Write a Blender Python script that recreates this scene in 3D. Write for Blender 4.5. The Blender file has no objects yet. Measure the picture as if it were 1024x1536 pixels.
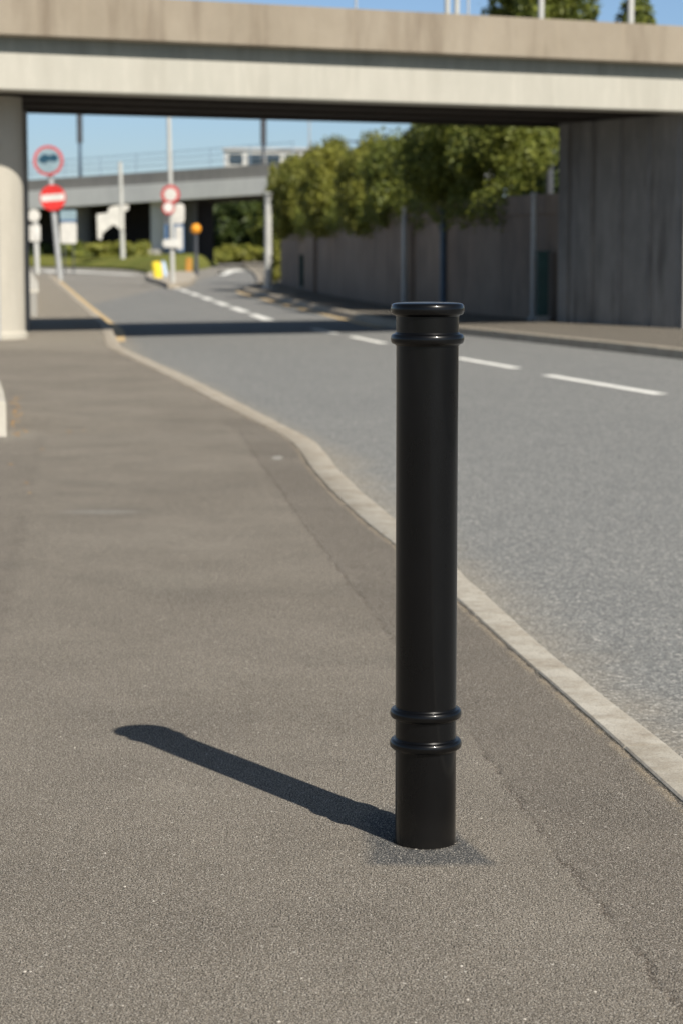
import bpy, bmesh, math, random
import numpy as np
from mathutils import Vector, Matrix
R = math.radians
random.seed(7); rng = np.random.default_rng(11)
S = bpy.context.scene
COL = S.collection

# ------------------------------------------------------------------ camera
CAM_H = 1.1048
cd = bpy.data.cameras.new("camera"); cam = bpy.data.objects.new("camera", cd); COL.objects.link(cam)
cam.location = (0, 0, CAM_H); cam.rotation_euler = (R(90 - 6.696), 0, 0)
cd.sensor_fit = 'VERTICAL'; cd.sensor_height = 36; cd.lens = 79.45
cd.clip_start = 0.1; cd.clip_end = 5000
cd.dof.use_dof = True; cd.dof.focus_distance = 4.12; cd.dof.aperture_fstop = 7.2
S.camera = cam

# ------------------------------------------------------------------ sky, sun, exposure
SUN_DIR = Vector((0.615, -0.975, 1.0)).normalized()      # towards the sun
elev = math.asin(SUN_DIR.z)
W = bpy.data.worlds.new("World"); S.world = W; W.use_nodes = True
wn = W.node_tree; bg = wn.nodes['Background']
sky = wn.nodes.new('ShaderNodeTexSky'); sky.sky_type = 'NISHITA'; sky.sun_disc = False
sky.sun_elevation = elev; sky.sun_rotation = math.atan2(SUN_DIR.x, SUN_DIR.y)
sky.air_density = 1.0; sky.dust_density = 0.4; sky.ozone_density = 2.0; sky.altitude = 0
tint = wn.nodes.new('ShaderNodeMix'); tint.data_type = 'RGBA'; tint.blend_type = 'MULTIPLY'; tint.inputs[0].default_value = 1
# clear summer sky: a little bluer low down, more neutral overhead
tcw = wn.nodes.new('ShaderNodeTexCoord'); sxw = wn.nodes.new('ShaderNodeSeparateXYZ'); mrw = wn.nodes.new('ShaderNodeMapRange')
wn.links.new(tcw.outputs['Generated'], sxw.inputs[0]); wn.links.new(sxw.outputs[2], mrw.inputs[0]); mrw.inputs[1].default_value = .08; mrw.inputs[2].default_value = .4
cw = wn.nodes.new('ShaderNodeMix'); cw.data_type = 'RGBA'; cw.inputs[6].default_value = (.80, .97, 1.30, 1); cw.inputs[7].default_value = (1.2, 1.03, .84, 1)
wn.links.new(mrw.outputs[0], cw.inputs[0]); wn.links.new(cw.outputs[2], tint.inputs[7])
wn.links.new(sky.outputs[0], tint.inputs[6]); wn.links.new(tint.outputs[2], bg.inputs[0]); bg.inputs[1].default_value = 0.06
sl = bpy.data.lights.new("sun", 'SUN'); sun = bpy.data.objects.new("sun", sl); COL.objects.link(sun)
sl.energy = 4.6; sl.angle = R(0.5); sl.color = (1.0, 0.94, 0.84)
sun.rotation_euler = SUN_DIR.to_track_quat('Z', 'Y').to_euler()
S.view_settings.view_transform = 'Standard'; S.view_settings.look = 'None'
S.view_settings.exposure = 0.42; S.view_settings.gamma = 1

# ------------------------------------------------------------------ node helpers
class M:
    def __init__(s, name):
        s.m = bpy.data.materials.new(name); s.m.use_nodes = True
        s.t = s.m.node_tree; s.b = s.t.nodes['Principled BSDF']; s.o = s.t.nodes['Material Output']
    def n(s, typ, **kw):
        nd = s.t.nodes.new(typ)
        for k, v in kw.items(): setattr(nd, k, v)
        return nd
    def l(s, a, b): s.t.links.new(a, b); return s
    def put(s, v, sock):
        if hasattr(v, 'node'): s.t.links.new(v, sock)
        else:
            if isinstance(v, (tuple, list)) and len(v) == 3 and sock.type == 'RGBA': v = (*v, 1)
            sock.default_value = v
    def pos(s):
        if not hasattr(s, '_p'): s._p = s.n('ShaderNodeNewGeometry').outputs['Position']
        return s._p
    def xyz(s):
        if not hasattr(s, '_x'):
            q = s.n('ShaderNodeSeparateXYZ'); s.l(s.pos(), q.inputs[0]); s._x = q.outputs
        return s._x
    def math(s, op, a, b=0.0, clamp=False):
        q = s.n('ShaderNodeMath', operation=op, use_clamp=clamp); s.put(a, q.inputs[0]); s.put(b, q.inputs[1]); return q.outputs[0]
    def scale(s, v, sc):
        q = s.n('ShaderNodeVectorMath', operation='MULTIPLY'); s.put(v, q.inputs[0]); q.inputs[1].default_value = sc; return q.outputs[0]
    def noise(s, scale, detail=3, rough=.55, vec=None, out=0):
        q = s.n('ShaderNodeTexNoise'); q.inputs['Scale'].default_value = scale; q.inputs['Detail'].default_value = detail
        q.inputs['Roughness'].default_value = rough; s.l(vec or s.pos(), q.inputs['Vector']); return q.outputs[out]
    def vor(s, scale, out='Distance', vec=None, feature='F1'):
        q = s.n('ShaderNodeTexVoronoi', feature=feature); q.inputs['Scale'].default_value = scale
        s.l(vec or s.pos(), q.inputs['Vector']); return q.outputs[out]
    def mr(s, v, a, b, c=0., d=1., smooth=False):
        q = s.n('ShaderNodeMapRange'); q.clamp = True
        if smooth: q.interpolation_type = 'SMOOTHSTEP'
        s.put(v, q.inputs[0])
        for i, x in enumerate((a, b, c, d)): q.inputs[i + 1].default_value = x
        return q.outputs[0]
    def mix(s, f, a, b, mode='MIX'):
        q = s.n('ShaderNodeMix', data_type='RGBA', blend_type=mode)
        s.put(f, q.inputs[0]); s.put(a, q.inputs[6]); s.put(b, q.inputs[7]); return q.outputs[2]
    def grey(s, v):
        q = s.n('ShaderNodeCombineColor'); 
        for i in range(3): s.put(v, q.inputs[i])
        return q.outputs[0]
    def bump(s, h, strength, dist, prev=None):
        q = s.n('ShaderNodeBump'); q.inputs['Strength'].default_value = strength; q.inputs['Distance'].default_value = dist
        s.put(h, q.inputs['Height'])
        if prev: s.l(prev, q.inputs['Normal'])
        return q.outputs[0]
    def curve(s, v, pts, y0, y1, x0, x1):
        """piecewise-linear function of v (y0..y1) giving x0..x1"""
        t = s.mr(v, y0, y1)
        q = s.n('ShaderNodeFloatCurve'); c = q.mapping.curves[0]
        P = [((a - y0) / (y1 - y0), (b - x0) / (x1 - x0)) for a, b in pts]
        c.points[0].location = P[0]; c.points[-1].location = P[-1]
        for p in P[1:-1]: c.points.new(*p)
        for p in c.points: p.handle_type = 'VECTOR'
        q.mapping.update(); s.l(t, q.inputs['Value'])
        return s.math('ADD', s.math('MULTIPLY', q.outputs[0], x1 - x0), x0)
    def done(s, col, rough=.8, nrm=None, spec=.3, metal=0):
        s.put(col, s.b.inputs['Base Color']); s.put(rough, s.b.inputs['Roughness'])
        s.b.inputs['Specular IOR Level'].default_value = spec; s.b.inputs['Metallic'].default_value = metal
        if nrm: s.l(nrm, s.b.inputs['Normal'])
        return s.m

def mat_paint(name, c, rough=.45, spec=.4, var=.15, metal=0):
    m = M(name); n = m.noise(3.5, 4)
    col = m.mix(m.mr(n, .3, .7), tuple(x * (1 - var) for x in c), tuple(min(1, x * (1 + var)) for x in c))
    return m.done(col, m.mr(m.noise(9, 3), .2, .8, max(0, rough - .08), min(1, rough + .12)), None, spec, metal)

def mat_concrete(name, c, c2, streak=.6, stain=(.08, .07, .06), bump=.4):
    m = M(name)
    v1 = m.scale(m.pos(), (1.6, 1.6, .22)); v2 = m.scale(m.pos(), (5, 5, .7))
    s1 = m.noise(2.0, 5, .6, v1); s2 = m.noise(2.2, 4, .6, v2)
    big = m.noise(.7, 5, .6)
    col = m.mix(m.mr(big, .3, .7), c, c2)
    col = m.mix(m.math('MULTIPLY', m.mr(s1, .5, .78), streak), col, stain)
    col = m.mix(m.math('MULTIPLY', m.mr(s2, .5, .75), streak * .55), col, tuple(min(1, x * 1.35) for x in c))
    fine = m.noise(45, 5, .7)
    col = m.mix(m.mr(fine, .35, .7, 0, .22), col, stain)
    nr = m.bump(fine, bump, .004, m.bump(big, .3, .02))
    return m.done(col, .88, nr, .25)

# ---- footway and road polylines, as (x, y) in metres on the ground
KL = [(1.75, -6), (1.25, 0), (.93, 2.6), (.68, 4.42), (.605, 5.09), (.5, 5.9), (.365, 7.03), (.225, 8.2), (.105, 9.0), (-.046, 10.24),
      (-.17, 11.5), (-.225, 12.3), (-.30, 13.0), (-.461, 13.93), (-.929, 16.38), (-1.466, 19.34), (-2.61, 25.18), (-3.05, 29.0), (-3.42, 32.3),
      (-5.57, 47.3), (-11.7, 90.3), (-16, 101), (-26, 114), (-46, 122)]
KR = [(1.87, -6), (1.37, 0), (1.05, 2.6), (.80, 4.42), (.712, 5.09), (.60, 5.9), (.48, 7.03), (.355, 8.2), (.25, 9.0), (.095, 10.24),
      (-.035, 11.5), (-.09, 12.35), (-.15, 13.0), (-.345, 14.05), (-.76, 16.38), (-1.30, 19.34), (-2.44, 25.18), (-2.90, 29.0), (-3.28, 32.3),
      (-5.43, 47.3), (-11.5, 90.3), (-15.9, 100.8), (-25.9, 113.8), (-46, 121.8)]
RK = [(12, -4), (8.6, 8), (5.55, 18), (3.674, 24.37), (2.805, 27.38), (1.88, 30.5), (.62, 34.4), (-1.0, 47), (-2.50, 59.5), (-2.72, 62),
      (-2.6, 66), (-2.7, 74), (-3.6, 95), (-5.2, 125), (-7, 160), (-9, 230)]
SEAMR = [(.62, 1.5), (.49, 3.23), (.385, 4.14), (.29, 5.14), (.147, 6.3), (-.138, 8.9), (-.474, 12.1), (-.62, 13.6), (-.8, 14.6)]
SEAML = [(-.75, 1.5), (-.86, 4), (-.999, 6.53), (-1.247, 8.7), (-1.676, 12.5), (-1.9, 14.6)]
sw = lambda L: [(b, a) for a, b in L]

def mat_pavement():
    m = M('footway_asphalt'); X, Y, Z = m.xyz()
    wob = m.math('MULTIPLY', m.math('SUBTRACT', m.noise(9, 4, .65), .5), .07)
    big = m.noise(.8, 5, .6); mid = m.noise(2.6, 5, .62)
    base = m.mix(m.mr(big, .3, .7), (.315, .275, .222), (.43, .38, .312))
    base = m.mix(m.mr(mid, .38, .72, 0, .5), base, (.255, .222, .182))
    # strip beside the kerb relaid a little darker, and the seam itself
    dR = m.math('ADD', m.math('SUBTRACT', X, m.curve(Y, sw(SEAMR), 1.5, 14.6, -.8, .7)), wob)
    near = m.mr(Y, 14.2, 14.8, 1, 0)
    strip = m.math('MULTIPLY', m.mr(dR, -.01, .03), near)
    base = m.mix(m.math('MULTIPLY', strip, .4), base, (.20, .17, .14))
    seam = m.math('MULTIPLY', m.mr(m.math('ABSOLUTE', dR), .002, .012, 1, 0), m.mr(m.noise(6, 4), .30, .55))
    seam = m.math('MULTIPLY', seam, near)
    base = m.mix(m.math('MULTIPLY', seam, .5), base, (.10, .07, .05))
    dL = m.math('ADD', m.math('SUBTRACT', X, m.curve(Y, sw(SEAML), 1.5, 14.6, -2, -.6)), wob)
    seaml = m.math('MULTIPLY', m.math('MULTIPLY', m.mr(m.math('ABSOLUTE', dL), .006, .04, 1, 0), near), m.mr(m.noise(4, 3), .4, .6))
    base = m.mix(m.math('MULTIPLY', seaml, .4), base, (.17, .14, .115))
    base = m.mix(m.math('MULTIPLY', m.math('MULTIPLY', m.mr(dL, .01, -.03), near), .2), base, (.24, .205, .17))
    # cross seam where the newer surfacing stops
    dC = m.math('ADD', m.math('SUBTRACT', m.math('ADD', Y, m.math('MULTIPLY', X, .9)), 13.2), m.math('MULTIPLY', wob, 5))
    cs = m.math('MULTIPLY', m.mr(m.math('ABSOLUTE', dC), .03, .22, 1, 0), .22)
    base = m.mix(cs, base, (.42, .38, .32))
    # pale silt along the foot of the kerb
    dK = m.math('SUBTRACT', m.curve(Y, sw(KL[:20]), -6, 47.3, -5.57, 1.75), X)
    dK = m.math('ADD', dK, m.math('MULTIPLY', wob, .30))
    silt = m.math('MULTIPLY', m.mr(dK, .014, .032, 1, 0), m.mr(m.noise(9, 5, .7), .38, .5))
    crack = m.mr(dK, .004, .008, 1, 0)
    base = m.mix(m.math('MULTIPLY', silt, .9), base, (.50, .41, .29))
    base = m.mix(m.math('MULTIPLY', crack, .85), base, (.03, .026, .022))
    # paler concrete apron from the bridge column on
    apr = m.math('MULTIPLY', m.mr(m.math('ADD', Y, m.math('MULTIPLY', wob, 6)), 24.3, 24.9), m.mr(X, -1.2, -1.0, 1, .45))
    base = m.mix(m.math('MULTIPLY', apr, .75), base, (.46, .41, .33))
    # dusty marks left of centre
    for (cx, cy, rx, ry, st, cc) in ((-.335, 11.86, .035, .14, .85, (.66, .64, .58)), (-2.0, 13.3, .28, .5, .6, (.5, .46, .38)), (-1.0, 9.42, .20, .10, .55, (.50, .49, .45)), (-.55, 7.45, .17, .28, .4, (.42, .38, .31)),
                                     (-1.2, 13.1, 1.2, .35, .3, (.42, .38, .32)), (-.25, 6.3, .3, .5, .22, (.42, .37, .31)), (-.9, 5.6, .5, .4, .25, (.42, .37, .31))):
        ex = m.math('DIVIDE', m.math('SUBTRACT', X, cx), rx); ey = m.math('DIVIDE', m.math('SUBTRACT', Y, cy), ry)
        d = m.math('SQRT', m.math('ADD', m.math('MULTIPLY', ex, ex), m.math('MULTIPLY', ey, ey)))
        d = m.math('ADD', d, m.math('MULTIPLY', wob, 7))
        base = m.mix(m.math('MULTIPLY', m.mr(d, .5, 1.1, 1, 0, True), st), base, cc)
    # patch of newer, bluer tarmac round the foot of the bollard
    w2 = m.math('MULTIPLY', wob, .45)
    pr = m.math('ADD', m.math('ADD', X, m.math('MULTIPLY', m.math('SUBTRACT', Y, 3.95), .27)), w2)
    a = m.math('MULTIPLY', m.mr(pr, .274, .290, 1, 0), m.mr(m.math('ADD', X, w2), .03, .065))
    b = m.math('MULTIPLY', m.mr(m.math('ADD', Y, w2), 3.945, 3.98), m.mr(Y, 4.3, 4.42, 1, 0))
    patch = m.math('MULTIPLY', a, b)
    base = m.mix(m.math('MULTIPLY', patch, .85), base, (.12, .128, .135))
    # dirt packed against the bollard
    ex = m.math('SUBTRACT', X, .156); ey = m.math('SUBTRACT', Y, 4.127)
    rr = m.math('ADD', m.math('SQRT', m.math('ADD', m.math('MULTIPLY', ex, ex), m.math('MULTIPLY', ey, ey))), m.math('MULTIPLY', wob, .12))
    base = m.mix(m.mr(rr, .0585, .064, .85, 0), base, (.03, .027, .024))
    base = m.mix(m.math('MULTIPLY', m.mr(m.noise(1.3, 2), .58, .66), .14), base, (.17, .15, .125))
    # aggregate
    vc = m.vor(460, 'Color'); q = m.n('ShaderNodeSeparateColor'); m.l(vc, q.inputs[0])
    base = m.mix(m.mr(q.outputs[0], .25, .95, 0, .62), base, m.mix(1, base, (.22, .22, .23), 'MULTIPLY'))
    base = m.mix(m.mr(q.outputs[1], .70, .93, 0, .7), base, (.68, .63, .55))
    gap = m.noise(340, 2, .6)
    base = m.mix(m.mr(gap, .49, .57, 0, .95), base, (.022, .021, .021))
    q2 = m.n('ShaderNodeSeparateColor'); m.l(m.vor(95, 'Color'), q2.inputs[0])
    chip = m.math('MULTIPLY', m.mr(q2.outputs[0], .988, .992), m.mr(m.vor(95), .3, .22, 0, 1))
    base = m.mix(m.math('MULTIPLY', chip, .8), base, (.68, .64, .57))
    h = m.math('ADD', m.math('MULTIPLY', gap, -1.3), m.math('MULTIPLY', m.vor(310), -.5))
    h = m.math('SUBTRACT', h, m.math('MULTIPLY', seam, .8))
    nr = m.bump(h, 1.0, .0036, m.bump(mid, .25, .02))
    return m.done(base, .9, nr, .12)

def mat_road():
    m = M('road_asphalt'); X, Y, Z = m.xyz()
    big = m.noise(.35, 4, .55, m.scale(m.pos(), (1, .35, 1))); mid = m.noise(2.6, 5, .68)
    base = m.mix(m.mr(big, .3, .7), (.238, .244, .24), (.285, .287, .276))
    base = m.mix(m.mr(mid, .35, .75, 0, .3), base, (.17, .175, .18))
    # dust by the kerb
    dK = m.math('SUBTRACT', X, m.curve(Y, sw(KR[:20]), -6, 47.3, -5.43, 1.87))
    wob = m.math('SUBTRACT', m.noise(3.2, 5, .65), .5)
    dd = m.math('ADD', dK, m.math('MULTIPLY', wob, .35))
    base = m.mix(m.mr(dd, .02, .38, .6, 0, True), base, (.40, .35, .275))
    far = m.mr(Y, 22, 60)
    base = m.mix(m.math('MULTIPLY', far, .35), base, (.235, .225, .21))
    q = m.n('ShaderNodeSeparateColor'); m.l(m.vor(150, 'Color'), q.inputs[0])
    base = m.mix(m.mr(q.outputs[0], 0, 1, 0, .65), base, m.mix(1, base, (.30, .31, .33), 'MULTIPLY'))
    base = m.mix(m.mr(q.outputs[1], .74, .95, 0, .6), base, (.62, .60, .55))
    gap = m.noise(75, 4, .7)
    base = m.mix(m.mr(gap, .5, .66, 0, .55), base, (.04, .04, .042))
    q2 = m.n('ShaderNodeSeparateColor'); m.l(m.vor(42, 'Color'), q2.inputs[0])
    chip = m.math('MULTIPLY', m.mr(q2.outputs[0], .95, .96), m.mr(m.vor(42), .42, .3, 0, 1))
    base = m.mix(m.math('MULTIPLY', chip, .5), base, (.70, .67, .61))
    h = m.math('ADD', m.math('MULTIPLY', gap, -1.3), m.math('MULTIPLY', m.vor(150), -.6))
    return m.done(base, .85, m.bump(h, .8, .004), .12)

def mat_kerb():
    m = M('kerb_granite')
    base = m.mix(m.mr(m.noise(1.1, 5), .3, .7), (.46, .425, .36), (.56, .525, .455))
    base = m.mix(m.mr(m.noise(7, 5, .7), .42, .66, 0, .75), base, (.31, .262, .20))
    ri = m.n('ShaderNodeNewGeometry').outputs['Random Per Island']
    base = m.mix(m.math('MULTIPLY', ri, .45), base, m.mix(1, base, (.68, .66, .62), 'MULTIPLY'))
    base = m.mix(m.mr(m.noise(190, 3, .7), .52, .64, 0, .5), base, (.14, .13, .115))
    q = m.n('ShaderNodeSeparateColor'); m.l(m.vor(330, 'Color'), q.inputs[0])
    base = m.mix(m.mr(q.outputs[0], .0, 1, 0, .4), base, m.mix(1, base, (.5, .5, .5), 'MULTIPLY'))
    n = m.noise(120, 4, .7)
    Yk = m.xyz()[1]; base = m.mix(m.mr(Yk, 9, 13.5, 0, .4), base, (.40, .335, .255))
    return m.done(base, .8, m.bump(n, .6, .002, m.bump(m.noise(14, 4), .5, .008)), .3)

def mat_leaf(name, c1, c2, c3):
    m = M(name)
    ri = m.n('ShaderNodeNewGeometry').outputs['Random Per Island']
    col = m.mix(m.mr(m.noise(.9, 3), .35, .65), c1, c2)
    col = m.mix(m.mr(ri, .5, 1, 0, .8), col, c3)
    m.done(col, .55, None, .35)
    tr = m.n('ShaderNodeBsdfTranslucent'); m.put(m.mix(.5, col, c3), tr.inputs[0])
    mx = m.n('ShaderNodeMixShader'); mx.inputs[0].default_value = .28
    m.l(m.b.outputs[0], mx.inputs[1]); m.l(tr.outputs[0], mx.inputs[2]); m.l(mx.outputs[0], m.o.inputs[0])
    return m.m

def mat_bollard():
    m = M('black_gloss_paint')
    f = m.noise(260, 3, .6); d = m.noise(14, 5, .65, m.scale(m.pos(), (1, 1, .35)))
    dust = m.math('MULTIPLY', m.mr(d, .5, .8), .06)
    Z = m.xyz()[2]
    low = m.math('MULTIPLY', m.mr(m.math('ADD', Z, m.math('MULTIPLY', d, .05)), .02, .10, 1, 0), .35)
    col = m.mix(m.math('MAXIMUM', dust, low), (.0022, .0022, .0025), (.02, .018, .016))
    m.done(col, m.mr(d, .3, .75, .24, .36), m.bump(f, .06, .0006), .2)
    m.b.inputs['Coat Weight'].default_value = .3; m.b.inputs['Coat Roughness'].default_value = .07
    return m.m

def mat_ground():
    m = M('dry_earth_grass')
    base = m.mix(m.mr(m.noise(.12, 5), .35, .65), (.13, .12, .05), (.20, .16, .09))
    base = m.mix(m.mr(m.noise(2.5, 5, .7), .4, .7, 0, .5), base, (.07, .09, .025))
    return m.done(base, .95, m.bump(m.noise(5, 5), .6, .05), .1)

def mat_grass():
    m = M('verge_grass')
    base = m.mix(m.mr(m.noise(.25, 5), .35, .65), (.17, .18, .035), (.10, .13, .025))
    base = m.mix(m.mr(m.noise(1.5, 4, .7), .45, .7, 0, .6), base, (.27, .21, .08))
    return m.done(base, .95, m.bump(m.noise(6, 5), .7, .05), .1)

MT = dict(pave=mat_pavement(), road=mat_road(), kerb=mat_kerb(), boll=mat_bollard(), ground=mat_ground(), grass=mat_grass(),
    parapet=mat_concrete('parapet_concrete', (.265, .225, .17), (.35, .305, .24), .85, (.16, .125, .09)),
    girder=mat_concrete('girder_concrete', (.465, .445, .385), (.415, .40, .345), .45, (.33, .31, .26), .25),
    recess=mat_concrete('recess_concrete', (.25, .27, .25), (.19, .21, .20), .5, (.09, .09, .08)),
    soffit=mat_concrete('soffit_shade_concrete', (.06, .05, .045), (.045, .04, .036), .6, (.03, .028, .025)),  # concrete coloured near-black, so the shade under the decks is painted in
    column=mat_concrete('column_concrete', (.50, .47, .40), (.43, .40, .34), .45, (.27, .24, .19)),
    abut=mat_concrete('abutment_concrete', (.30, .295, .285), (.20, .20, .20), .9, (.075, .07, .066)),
    wall=mat_concrete('wall_render', (.31, .245, .195), (.20, .155, .125), .85, (.12, .098, .082)),
    fargird=mat_concrete('far_girder_concrete', (.74, .74, .71), (.66, .66, .64), .3, (.42, .42, .41), .2),
    farpar=mat_concrete('far_parapet_concrete', (.30, .29, .27), (.25, .245, .235), .5, (.1, .1, .1)),
    plinth=mat_concrete('plinth_concrete', (.36, .35, .32), (.30, .29, .27), .4, (.2, .19, .17)),
    block=mat_concrete('edging_concrete', (.60, .57, .50), (.52, .49, .43), .3, (.3, .27, .2)),
    islandtop=mat_concrete('island_paving', (.40, .35, .28), (.46, .41, .34), .4, (.3, .25, .18)),
    white=mat_paint('white_paint', (.62, .61, .57), .5), mark=mat_paint('road_marking_white', (.80, .79, .74), .7, .3, .12),
    yellow=mat_paint('road_marking_yellow', (.58, .43, .23), .7, .3, .2),
    galv=mat_paint('galvanised_steel', (.42, .43, .43), .5, .4, .12, .25), darkpole=mat_paint('dark_steel', (.06, .065, .075), .5),
    bluepole=mat_paint('blue_grey_steel', (.07, .11, .16), .5), palepole=mat_paint('pale_steel', (.48, .48, .45), .5, .4, .1),
    red=mat_paint('sign_red', (.62, .035, .03), .4), ringred=mat_paint('sign_ring_red', (.50, .07, .07), .45), signgrey=mat_paint('sign_face_grey', (.24, .33, .37), .45),
    teal=mat_paint('sign_symbol_teal', (.012, .06, .10), .5), blue=mat_paint('sign_blue', (.09, .16, .28), .5), cream=mat_paint('sign_cream', (.60, .58, .53), .5),
    orange=mat_paint('beacon_orange', (.85, .34, .02), .35), brownorange=mat_paint('dull_orange', (.45, .22, .04), .6),
    yel=mat_paint('bollard_yellow', (.80, .62, .05), .4), palblue=mat_paint('pale_blue_plastic', (.50, .60, .72), .4), green=mat_paint('cabinet_green', (.014, .055, .05), .6),
    glass=mat_paint('window_glass', (.03, .045, .06), .12, .6), bldg=mat_paint('building_grey', (.45, .46, .47), .7),
    bark=mat_concrete('bark', (.10, .08, .06), (.06, .05, .04), .5), mesh=mat_paint('railing_blue_grey', (.25, .33, .42), .5),
    leafA=mat_leaf('leaf_yellow_green', (.20, .20, .03), (.10, .12, .02), (.36, .35, .07)),
    leafB=mat_leaf('leaf_mid_green', (.14, .165, .028), (.06, .085, .016), (.36, .38, .075)),
    leafC=mat_leaf('leaf_dark_green', (.05, .075, .018), (.03, .05, .012), (.10, .13, .03)),
    litter=mat_leaf('fallen_leaf_orange', (.38, .24, .11), (.28, .17, .08), (.45, .32, .18)),
    grit=mat_paint('grit_stone', (.52, .48, .42), .8, .3, .25))

# ------------------------------------------------------------------ object helpers
def tag(o, label=None, cat=None, group=None, kind=None):
    if label: o['label'] = label
    if cat: o['category'] = cat
    if group: o['group'] = group
    if kind: o['kind'] = kind
    return o
def thing(name, loc, label, cat, group=None, rz=0):
    o = bpy.data.objects.new(name, None); COL.objects.link(o); o.location = loc; o.rotation_euler = (0, 0, rz)
    o.empty_display_size = .2
    return tag(o, label, cat, group)
def obj(name, bm, m, parent=None, smooth=False, loc=None):
    bmesh.ops.recalc_face_normals(bm, faces=bm.faces[:])
    me = bpy.data.meshes.new(name); bm.to_mesh(me); bm.free()
    me.materials.append(MT[m] if isinstance(m, str) else m)
    if smooth:
        for p in me.polygons: p.use_smooth = True
        try: me.set_sharp_from_angle(angle=R(38))
        except Exception: pass
    o = bpy.data.objects.new(name, me); COL.objects.link(o)
    if parent: o.parent = parent
    if loc: o.location = loc
    return o
def new(): return bmesh.new()
def box(bm, x0, x1, y0, y1, z0, z1, bev=0, mat=None):
    vs = [bm.verts.new((x, y, z)) for x in (x0, x1) for y in (y0, y1) for z in (z0, z1)]
    F = [bm.faces.new([vs[i] for i in f]) for f in ((0, 1, 3, 2), (4, 6, 7, 5), (0, 4, 5, 1), (2, 3, 7, 6), (0, 2, 6, 4), (1, 5, 7, 3))]
    if mat: bmesh.ops.transform(bm, matrix=mat, verts=vs)
    if bev: bmesh.ops.bevel(bm, geom=list({e for f in F for e in f.edges}), offset=bev, segments=2, affect='EDGES')
    return bm
def lathe(bm, prof, n=48, c=(0, 0), cap=True):
    rings = []
    for r, z in prof:
        rings.append([bm.verts.new((c[0] + r * math.cos(2 * math.pi * i / n), c[1] + r * math.sin(2 * math.pi * i / n), z)) for i in range(n)])
    for a, b in zip(rings, rings[1:]):
        for i in range(n): bm.faces.new((a[i], a[(i + 1) % n], b[(i + 1) % n], b[i]))
    if cap: bm.faces.new(rings[0]); bm.faces.new(rings[-1])
    return bm
def tube(bm, p, q, r, r2=None, n=10):
    p, q = Vector(p), Vector(q); r2 = r if r2 is None else r2
    z = (q - p).normalized(); x = z.orthogonal().normalized(); y = z.cross(x)
    A = [bm.verts.new(p + (x * math.cos(t) + y * math.sin(t)) * r) for t in [2 * math.pi * i / n for i in range(n)]]
    B = [bm.verts.new(q + (x * math.cos(t) + y * math.sin(t)) * r2) for t in [2 * math.pi * i / n for i in range(n)]]
    for i in range(n): bm.faces.new((A[i], A[(i + 1) % n], B[(i + 1) % n], B[i]))
    bm.faces.new(A); bm.faces.new(B); return bm
def prism(bm, poly, z0, z1):
    A = [bm.verts.new((x, y, z0)) for x, y in poly]; B = [bm.verts.new((x, y, z1)) for x, y in poly]
    n = len(poly)
    for i in range(n): bm.faces.new((A[i], A[(i + 1) % n], B[(i + 1) % n], B[i]))
    bmesh.ops.triangulate(bm, faces=[bm.faces.new(A), bm.faces.new(B)]); return bm
def plate(bm, poly, y, t=.02):       # an upright plate facing -y; poly in (x, z)
    A = [bm.verts.new((x, y, z)) for x, z in poly]; B = [bm.verts.new((x, y + t, z)) for x, z in poly]
    n = len(poly)
    for i in range(n): bm.faces.new((A[i], A[(i + 1) % n], B[(i + 1) % n], B[i]))
    bmesh.ops.triangulate(bm, faces=[bm.faces.new(A), bm.faces.new(B)]); return bm
def circ(cx, cz, r, n=36): return [(cx + r * math.cos(2 * math.pi * i / n), cz + r * math.sin(2 * math.pi * i / n)) for i in range(n)]
def rrect(x0, x1, z0, z1, r=.03, n=5):
    P = []
    for cx, cz, a in ((x1 - r, z1 - r, 0), (x0 + r, z1 - r, 90), (x0 + r, z0 + r, 180), (x1 - r, z0 + r, 270)):
        for k in range(n + 1): P.append((cx + r * math.cos(R(a + 90 * k / n)), cz + r * math.sin(R(a + 90 * k / n))))
    return P
def offset_line(P, d):
    out = []
    for i, (x, y) in enumerate(P):
        a = Vector(P[max(0, i - 1)]); b = Vector(P[min(len(P) - 1, i + 1)]); t = (b - a).normalized()
        out.append((x - t.y * d, y + t.x * d))
    return out
def strip(bm, L, Rr, z):
    A = [bm.verts.new((x, y, z)) for x, y in L]; B = [bm.verts.new((x, y, z)) for x, y in Rr]
    for i in range(len(L) - 1): bm.faces.new((A[i], B[i], B[i + 1], A[i + 1]))
    return bm
def dens(P, step):
    out = []
    for a, b in zip(P, P[1:]):
        a, b = Vector(a), Vector(b); n = max(1, int((b - a).length / step))
        out += [tuple(a.lerp(b, k / n)) for k in range(n)]
    return out + [P[-1]]
def smooth2(P, it=2):
    for _ in range(it): P = [P[0]] + [tuple((Vector(P[i - 1]) + 2 * Vector(P[i]) + Vector(P[i + 1])) / 4) for i in range(1, len(P) - 1)] + [P[-1]]
    return P

# ================================================================== THE SETTING
ROAD_Z = -.10
bm = new(); box(bm, -1500, 1500, -60, 3000, -.5, -.16); tag(obj('ground', bm, 'ground'), kind='structure')
bm = new(); box(bm, -60, 14, -12, 300, -.15, ROAD_Z); tag(obj('road', bm, 'road'), kind='structure')
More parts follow.
